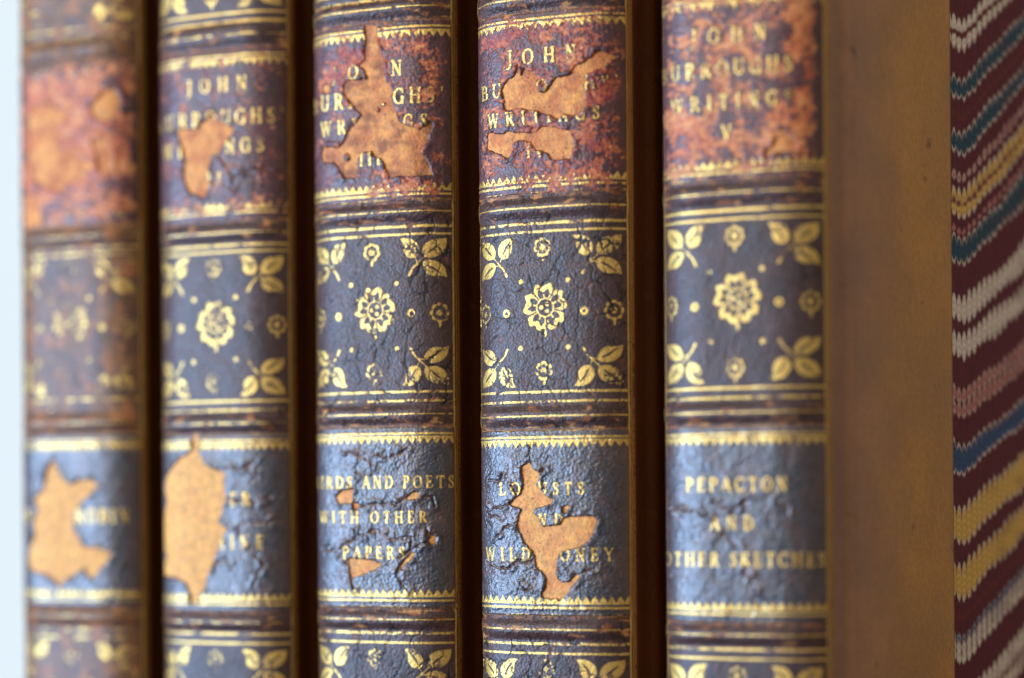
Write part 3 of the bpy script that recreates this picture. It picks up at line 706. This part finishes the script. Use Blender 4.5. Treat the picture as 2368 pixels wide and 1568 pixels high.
    for c, hw, W, par in ((28.5, 1.5, .28, title), (42, 2.7, .03, title), (430, 2.9, .03, title), (444.5, 1.6, .22, title), (996, 1.5, .25, lower), (1011, 2.7, .0, lower), (1405, 2.8, .0, lower), (1421, 1.5, .25, lower)):
        rule(c, hw, W, par)
    def zig(c, sgn, par):                            # c = level of the plain side, teeth towards sgn
        per = 19.5; tt = np.abs(np.mod(U / per + 0.3, 1) - 0.5) * 2   # 0 at tooth
        v = (V - c - jt) * sgn
        hgt = 15.5 * (1 - tt) ** 0.9
        f = np.minimum(v + 0.5, (hgt + 2.6 - v) * 0.62)
        notch = 1.3 - np.hypot((np.mod(U / per + 0.3, 1) - 0.5) * per, v - 4.2) * 0.8
        f = np.minimum(f, -notch)
        f = np.minimum(f, lim)
        return gold('gilt_border', f, par, 0.02)
    zig(50, 1, title); zig(421, -1, title); zig(1017.5, 1, lower); zig(1396, -1, lower)
    # upright rules at both shoulders
    for sgn in (-1, 1):
        f = 1.8 - np.abs(U * sgn - 204.5) ; f = np.minimum(f, np.minimum(V + 200, 1700 - V))
        clip_obj('gilt_edge_rule', f, pos(np.where(onlab, hl, h) + 0.05), {'tint': gcol, 'wear': wear * 0 + 0.20}, M_gold, spine)
    for part, F in TF:
        gold('gilt_lettering', F + 0.6, title if part == 'title' else lower, -0.05 if part == 'title' else -0.16)
    # decorated panels
    for (pc, tag_) in ((-236, 0), (720, 1), (1697, 2)):
        rng = np.random.default_rng(n * 10 + tag_)
        def at(du, dv, f, name, m, W=0.0, **kw):
            jx, jy = rng.normal(0, 1.2, 2)
            u0, v0 = du + jx, pc + dv + jy
            if abs(u0) > 260: return
            s_ = win_of([(u0, v0)], m)
            if s_[0].stop - s_[0].start < 3: return
            if v0 - m < -150 and v0 + m < -140: return
            if v0 - m > 1620: return
            F = np.full(U.shape, -9.0); F[s_] = f(U[s_] - u0, V[s_] - v0)
            F = np.minimum(F, lim + 0)
            gold(name, F - (0.1 if 'flower' in name else 0.4), spine, W + 0.03 + rng.uniform(-.04, .12))
        at(4, -9, rosette_f, 'gilt_rosette', 80)
        at(-4, -147, lambda a, b: flower_f(a, b, 23), 'gilt_flower', 44, .08)
        at(-2, 139, lambda a, b: flower_f(a, b, 23), 'gilt_flower', 44, .12)
        for sg in (-1, 1):
            at(171 * sg, 0, lambda a, b: flower_f(a, b, 24, 8), 'gilt_flower', 44, .0)
            at(101 * sg, 2, lambda a, b: np.minimum(10.0 - np.hypot(a, b), np.hypot(a, b) - 3.6), 'gilt_ring', 16)
            for dv in (-72, 84):
                at(62 * sg, dv, lambda a, b: 6.2 - np.hypot(a, b), 'gilt_dot', 12)
            for sv in (-1, 1):
                def f(a, b, sg=sg, sv=sv):
                    return spray_f(a, b, sg, -sv)
                jx, jy = rng.normal(0, 1.2, 2)
                F = np.full(U.shape, -9.0)
                s_ = (slice(*np.searchsorted(rows, [pc - 200, pc + 200])), slice(0, len(cols)))
                F[s_] = f(U[s_] - jx, V[s_] - pc - jy); F = np.minimum(F, lim)
                hide = (pc < 0 and sv < 0) or (pc > 1600 and sv > 0)
                if not hide: gold('gilt_leaf_spray', F - 1.1, spine, 0.04 + rng.uniform(-.03, .10))
    # ---- sides: joint, leather strip, paper, boards, leaves
    rng = np.random.default_rng(n)
    for sg in (1, -1):
        opening = R(10.5) if (n == 5 and sg > 0) else R(0.4)
        prof = [(192.6, 52.6), (197, 60), (200, 72), (203, 90), (208, 108), (218, 120), (228, 131), (233, 150)]
        q0 = (233.0, 150.0); dr = (math.sin(opening), math.cos(opening))
        wl = 461.0
        n_f = 120 if (n == 5 and sg > 0) else 24
        prof += [(q0[0] + dr[0] * k, q0[1] + dr[1] * k) for k in np.linspace(14, wl, n_f)]
        pr = np.array(prof)
        # smooth the corner
        tt = np.concatenate([[0], np.cumsum(np.hypot(*np.diff(pr, axis=0).T))])
        fine = np.concatenate([np.linspace(0, tt[8], 60)[:-1], np.linspace(tt[8], tt[-1], n_f)])
        px_ = np.interp(fine, tt, pr[:, 0]); py_ = np.interp(fine, tt, pr[:, 1])
        ker = np.exp(-np.linspace(-2, 2, 13) ** 2); ker /= ker.sum()
        for _ in range(2):
            a = np.convolve(np.pad(px_[:80], 6, 'edge'), ker, 'valid'); b = np.convolve(np.pad(py_[:80], 6, 'edge'), ker, 'valid')
            a[:1] = px_[:1]; b[:1] = py_[:1]; px_[:74] = a[:74]; py_[:74] = b[:74]
        zz = np.linspace(ztop + 0.0015, zbot - 0.0, 160 if (n == 5 and sg > 0) else 24)
        PXm, ZM = np.meshgrid(px_, zz); PYm, _ = np.meshgrid(py_, zz); S, _ = np.meshgrid(fine, zz)
        un = 0.8 * fbm(S / 60, ZM / UNIT / 80, sd + 80 + sg, 3)
        c = mixc(np.zeros(S.shape + (3,)) + (np.array((0.40, 0.22, 0.13)) if n == 5 else np.array((0.065, 0.017, 0.002))), ((0.52, 0.26, 0.070) if n == 5 else (0.05, 0.014, 0.002)), ss(40, 420, S))  # gap shade painted in: neighbouring books' side leather far darker than the exposed side
        c = mixc(c, (0.34, 0.13, 0.02), np.exp(-((S - 8) / 9) ** 2) * (0.8 if n == 5 else 0.4))  # orange next to the joint, painting the warm glow at the gap mouths
        c = mixc(c, (0.26, 0.14, 0.085), ss(10, 22, S) * (1 - ss(50, 110, S)) * (0.35 if n == 5 else 0))
        c = mixc(c, (0.03, 0.015, 0.008), ss(fine[-1] - 5, fine[-1] - 2, S) * 0.8)
        Pm = B.loc(PXm * sg + un * 0.6 * sg, PYm, ZM)
        if sg < 0: Pm = Pm[:, ::-1]; c = c[:, ::-1]
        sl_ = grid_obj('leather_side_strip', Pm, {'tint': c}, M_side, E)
        # two fine gilt rules by the joint
        for s0, hw, wv in ((3.5, 1.2, 0.10), (11.0, 1.0, 0.32)):
            cf = np.linspace(s0 - hw, s0 + hw, 3); gx = np.interp(cf, fine, px_); gy = np.interp(cf, fine, py_)
            GX, GZ = np.meshgrid(gx, zz); GY, _ = np.meshgrid(gy, zz)
            Pq = B.loc((GX + 0.9) * sg, GY - 0.4, GZ)
            if sg < 0: Pq = Pq[:, ::-1]
            grid_obj('gilt_edge_rule', Pq, {'tint': np.zeros(GX.shape + (3,)) + np.array((.10, .04, .015)), 'wear': np.full(GX.shape, wv) + 0.3 * fbm(GX, GZ / UNIT / 40, sd + 83, 2)}, M_gold, sl_)
        # marbled paper beyond the leather
        depth_end = 2050.0
        pe = np.array([px_[-1], py_[-1]])
        if n == 5 and sg > 0:
            ks = np.concatenate([np.linspace(-6, 470, 400), np.linspace(470, depth_end - wl, 30)[1:]]); zp = np.concatenate([[ztop + .0015], np.linspace(0.150, 0.042, 760), [zbot]])
        else:
            ks = np.linspace(-6, depth_end - wl, 12); zp = np.linspace(ztop + .0015, zbot, 12)
        KX, KZ = np.meshgrid(ks, zp)
        lx = pe[0] + dr[0] * KX - dr[1] * 1.6; ly = pe[1] + dr[1] * KX + dr[0] * 1.6
        wx_ = B.org[0] + (lx * sg * B.ex[0] + ly * B.ey[0]) * UNIT; wy_ = B.org[1] + (lx * sg * B.ex[1] + ly * B.ey[1]) * UNIT
        ipx = FPX * wx_ / wy_; ipy = FPX * (KZ - ZC) / wy_
        cr, sr = math.cos(ROLL), math.sin(ROLL)
        qx = PX0 + ipx * cr - ipy * sr; qy = PY0 - (ipx * sr + ipy * cr)
        if n == 5 and sg > 0: tintp = marble(qx, qy)
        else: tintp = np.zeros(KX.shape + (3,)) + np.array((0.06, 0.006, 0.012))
        Pp = B.loc(lx * sg, ly, KZ)
        if sg < 0: Pp = Pp[:, ::-1]; tintp = tintp[:, ::-1]
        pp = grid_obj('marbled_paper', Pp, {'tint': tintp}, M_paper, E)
        # board core
        a0 = np.array([q0[0] - 4, q0[1]]) ; a1 = np.array([q0[0] + dr[0] * (depth_end) - 4, q0[1] + dr[1] * depth_end])
        nrm = np.array([dr[1], -dr[0]]); b0 = a0 - nrm * 30; b1 = a1 - nrm * 30
        quad = [a0, a1, b1, b0]
        vs = []
        for zv in (zbot + 1e-4, ztop + 0.0013):
            for q in quad: vs.append((q[0] * sg * UNIT, q[1] * UNIT, zv))
        fs = [(0, 1, 2, 3), (7, 6, 5, 4), (0, 4, 5, 1), (1, 5, 6, 2), (2, 6, 7, 3), (3, 7, 4, 0)]
        me = bpy.data.meshes.new('board'); me.from_pydata(vs, [], fs); me.materials.append(M_board); me.update()
        o = bpy.data.objects.new('board', me); scene.collection.objects.link(o); o.parent = E
    # leaves of the book
    vs = []
    for zv in (0.004, ztop - 0.003):
        for q in ((-190, 75), (190, 75), (196, 1960), (-196, 1960)): vs.append((q[0] * UNIT, q[1] * UNIT, zv))
    me = bpy.data.meshes.new('page_block'); me.from_pydata(vs, [], [(3, 2, 1, 0), (4, 5, 6, 7), (0, 1, 5, 4), (1, 2, 6, 5), (2, 3, 7, 6), (3, 0, 4, 7)]); me.materials.append(M_pages)
    o = bpy.data.objects.new('page_block', me); scene.collection.objects.link(o); o.parent = E

def marble(x, y):
    """combed marbled paper: x,y run across and down the sheet"""
    u = x - 2190.0
    rise = 138 + 26 * np.sin(y / 190.0 + 0.4)
    cphase0 = u / 11.8; uc = (np.floor(cphase0 + 0.15) + 0.35) * 11.8; us = 0.3 * u + 0.7 * uc
    dip = 19 * np.clip(us / 38, 0, 1) ** 1.3
    g = dip - rise * np.clip((us - 38) / 140, 0, 4) ** 1.0
    wob = 3.0 * fbm(x / 40, y / 60, 901, 3)
    col_w = 11.6 + 0.012 * np.clip(u, 0, None)
    cphase = u / 11.8 + 0.15
    fr = np.mod(cphase, 1) - 0.5; ci = np.floor(cphase)
    arch = 1 - (2 * np.abs(fr)) ** 2.2
    shift = (_hash(ci, ci * 0 + 3, 905) - 0.5) * 6
    tt = y - g + shift + wob + 4.0 * (arch - 0.6)
    # per column the lines are pulled into flames
    col = np.zeros(x.shape + (3,)) + np.array((0.125, 0.013, 0.022))
    vein = fbm(x / 3, y / 40, 903, 3)
    col = col * (1 + 0.5 * vein[..., None])
    CREAM = (0.80, 0.68, 0.56); TEAL = (0.014, 0.070, 0.105); YEL = (0.78, 0.48, 0.11); REDD = (0.16, 0.022, 0.018); PINK = (0.50, 0.20, 0.18); BLUE = (0.035, 0.085, 0.20)
    #       centre, half, pull, core colour, tip colour
    bands = [(-60, 22, 8, CREAM, CREAM), (48, 13, 7, CREAM, CREAM), (84, 12, 8, CREAM, PINK), (66, 5, 2, REDD, REDD),
             (192, 22, 8, TEAL, CREAM), (256, 4, 5, REDD, REDD), (318, 20, 8, TEAL, CREAM), (396, 5, 6, PINK, CREAM), (458, 29, 9, YEL, CREAM), (457, 4, 3, REDD, PINK),
             (520, 2, 4, PINK, PINK), (565, 25, 8, TEAL, CREAM), (702, 20, 9, CREAM, CREAM), (786, 21, 9, CREAM, CREAM), (900, 11, 6, PINK, CREAM), (934, 12, 7, PINK, CREAM),
             (1050, 26, 8, BLUE, CREAM), (1203, 34, 10, YEL, CREAM), (1333, 34, 10, YEL, CREAM), (1414, 4, 5, REDD, REDD), (1462, 5, 5, BLUE, CREAM), (1482, 7, 6, CREAM, BLUE), (1504, 9, 7, CREAM, CREAM), (1618, 18, 9, CREAM, CREAM), (1665, 14, 9, CREAM, PINK), (1760, 20, 9, TEAL, CREAM)]
    for i, (c, hf, pull, core, tip) in enumerate(bands):
        hv = hf * (1 + 0.35 * gn(x / 60, y / 400, 970 + i)) + pull * (arch - 0.60) * (1.6 + 1.6 * _hash(ci, ci * 0 + i, 940)) + 2.5 * gn(x / 30, x * 0 + i * 3.7, 910 + i)
        d = np.abs(tt - c)
        m = ss(-5.0, 2.8, hv - d + 7.0 * fbm(x / 2.6, y / 22, 950 + i, 3))
        tipm = ss(-5, 0, d - hv + 4) * ss(0.15, 0.6, arch)
        base = np.zeros(x.shape + (3,)) + np.array(core)
        stri = 0.5 + 0.5 * np.sin((tt - c + 7 * arch) / 2.6 + i)
        base = base * (0.86 + 0.28 * stri[..., None])
        base = mixc(base, tip, tipm * (0.8 if hf > 15 else 0.35))
        base = mixc(base, (0.10, 0.02, 0.02), (1 - ss(0.0, 0.30, arch)) * 0.45)
        fade = 1 - 0.35 * ss(60, 180, u) * ss(-0.1, 0.4, gn(x / 50, y / 50, 930 + i))
        col = col * (1 - (m * fade)[..., None]) + base * (m * fade)[..., None]
    chip = ss(5.5, 3.0, u + 3.0) * ss(0.12, 0.2, gn(y / 46, y * 0 + 4, 960))
    col = mixc(col, (0.60, 0.50, 0.40), np.clip(chip, 0, 1) * (y > 780))
    return np.clip(col, 0.002, 0.9)

for n in (1, 2, 3, 4, 5): build_book(n)

# ------------------------------------------------------------------ surroundings
def box(name, x0, x1, y0, y1, z0, z1, mat, parent=None):
    v = [(x, y, z) for z in (z0, z1) for x, y in ((x0, y0), (x1, y0), (x1, y1), (x0, y1))]
    me = bpy.data.meshes.new(name); me.from_pydata(v, [], [(3, 2, 1, 0), (4, 5, 6, 7), (0, 1, 5, 4), (1, 2, 6, 5), (2, 3, 7, 6), (3, 0, 4, 7)])
    me.materials.append(mat); o = bpy.data.objects.new(name, me); scene.collection.objects.link(o)
    if parent: o.parent = parent
    return o
sh = box('shelf', -0.17, 0.3, 0.18, 0.62, -0.022, -0.0005, M_shelf); sh['kind'] = 'structure'
# bright window far behind the left end of the row
win = bpy.data.objects.new('window', None); scene.collection.objects.link(win); win.location = (-0.9, 2.0, -0.4)
win['label'] = 'bright pale blue window, out of focus, beyond the left end of the book row'; win['category'] = 'window'
mw, nt, b = new_mat('daylit_pane')
b.inputs['Base Color'].default_value = (0.8, 0.85, 0.9, 1)
b.inputs['Emission Color'].default_value = (0.78, 0.90, 0.98, 1); b.inputs['Emission Strength'].default_value = 0.98
b.inputs['Roughness'].default_value = 0.9; b.inputs['Specular IOR Level'].default_value = 0.0
b.inputs['Base Color'].default_value = (0.02, 0.02, 0.02, 1)
nw = noise(nt, 1.4, 2); nt.links.new(mixn(nt, nw.outputs[0], (0.72, 0.86, 0.97), (0.84, 0.93, 0.98)), b.inputs['Emission Color'])
M_frame = plain('window_paint', (0.7, 0.72, 0.72), 0.5, 30)
box('pane', 0.10, 0.80, 0.0, 0.01, 0.06, 1.5, mw, win)
for a in ((0.02, 0.10, -0.03, 0.04, 0.0, 1.58), (0.80, 0.88, -0.03, 0.04, 0.0, 1.58), (0.10, 0.80, -0.028, 0.038, 0.0, 0.06), (0.10, 0.80, -0.028, 0.038, 1.5, 1.58)):
    box('frame', *a, M_frame, win)
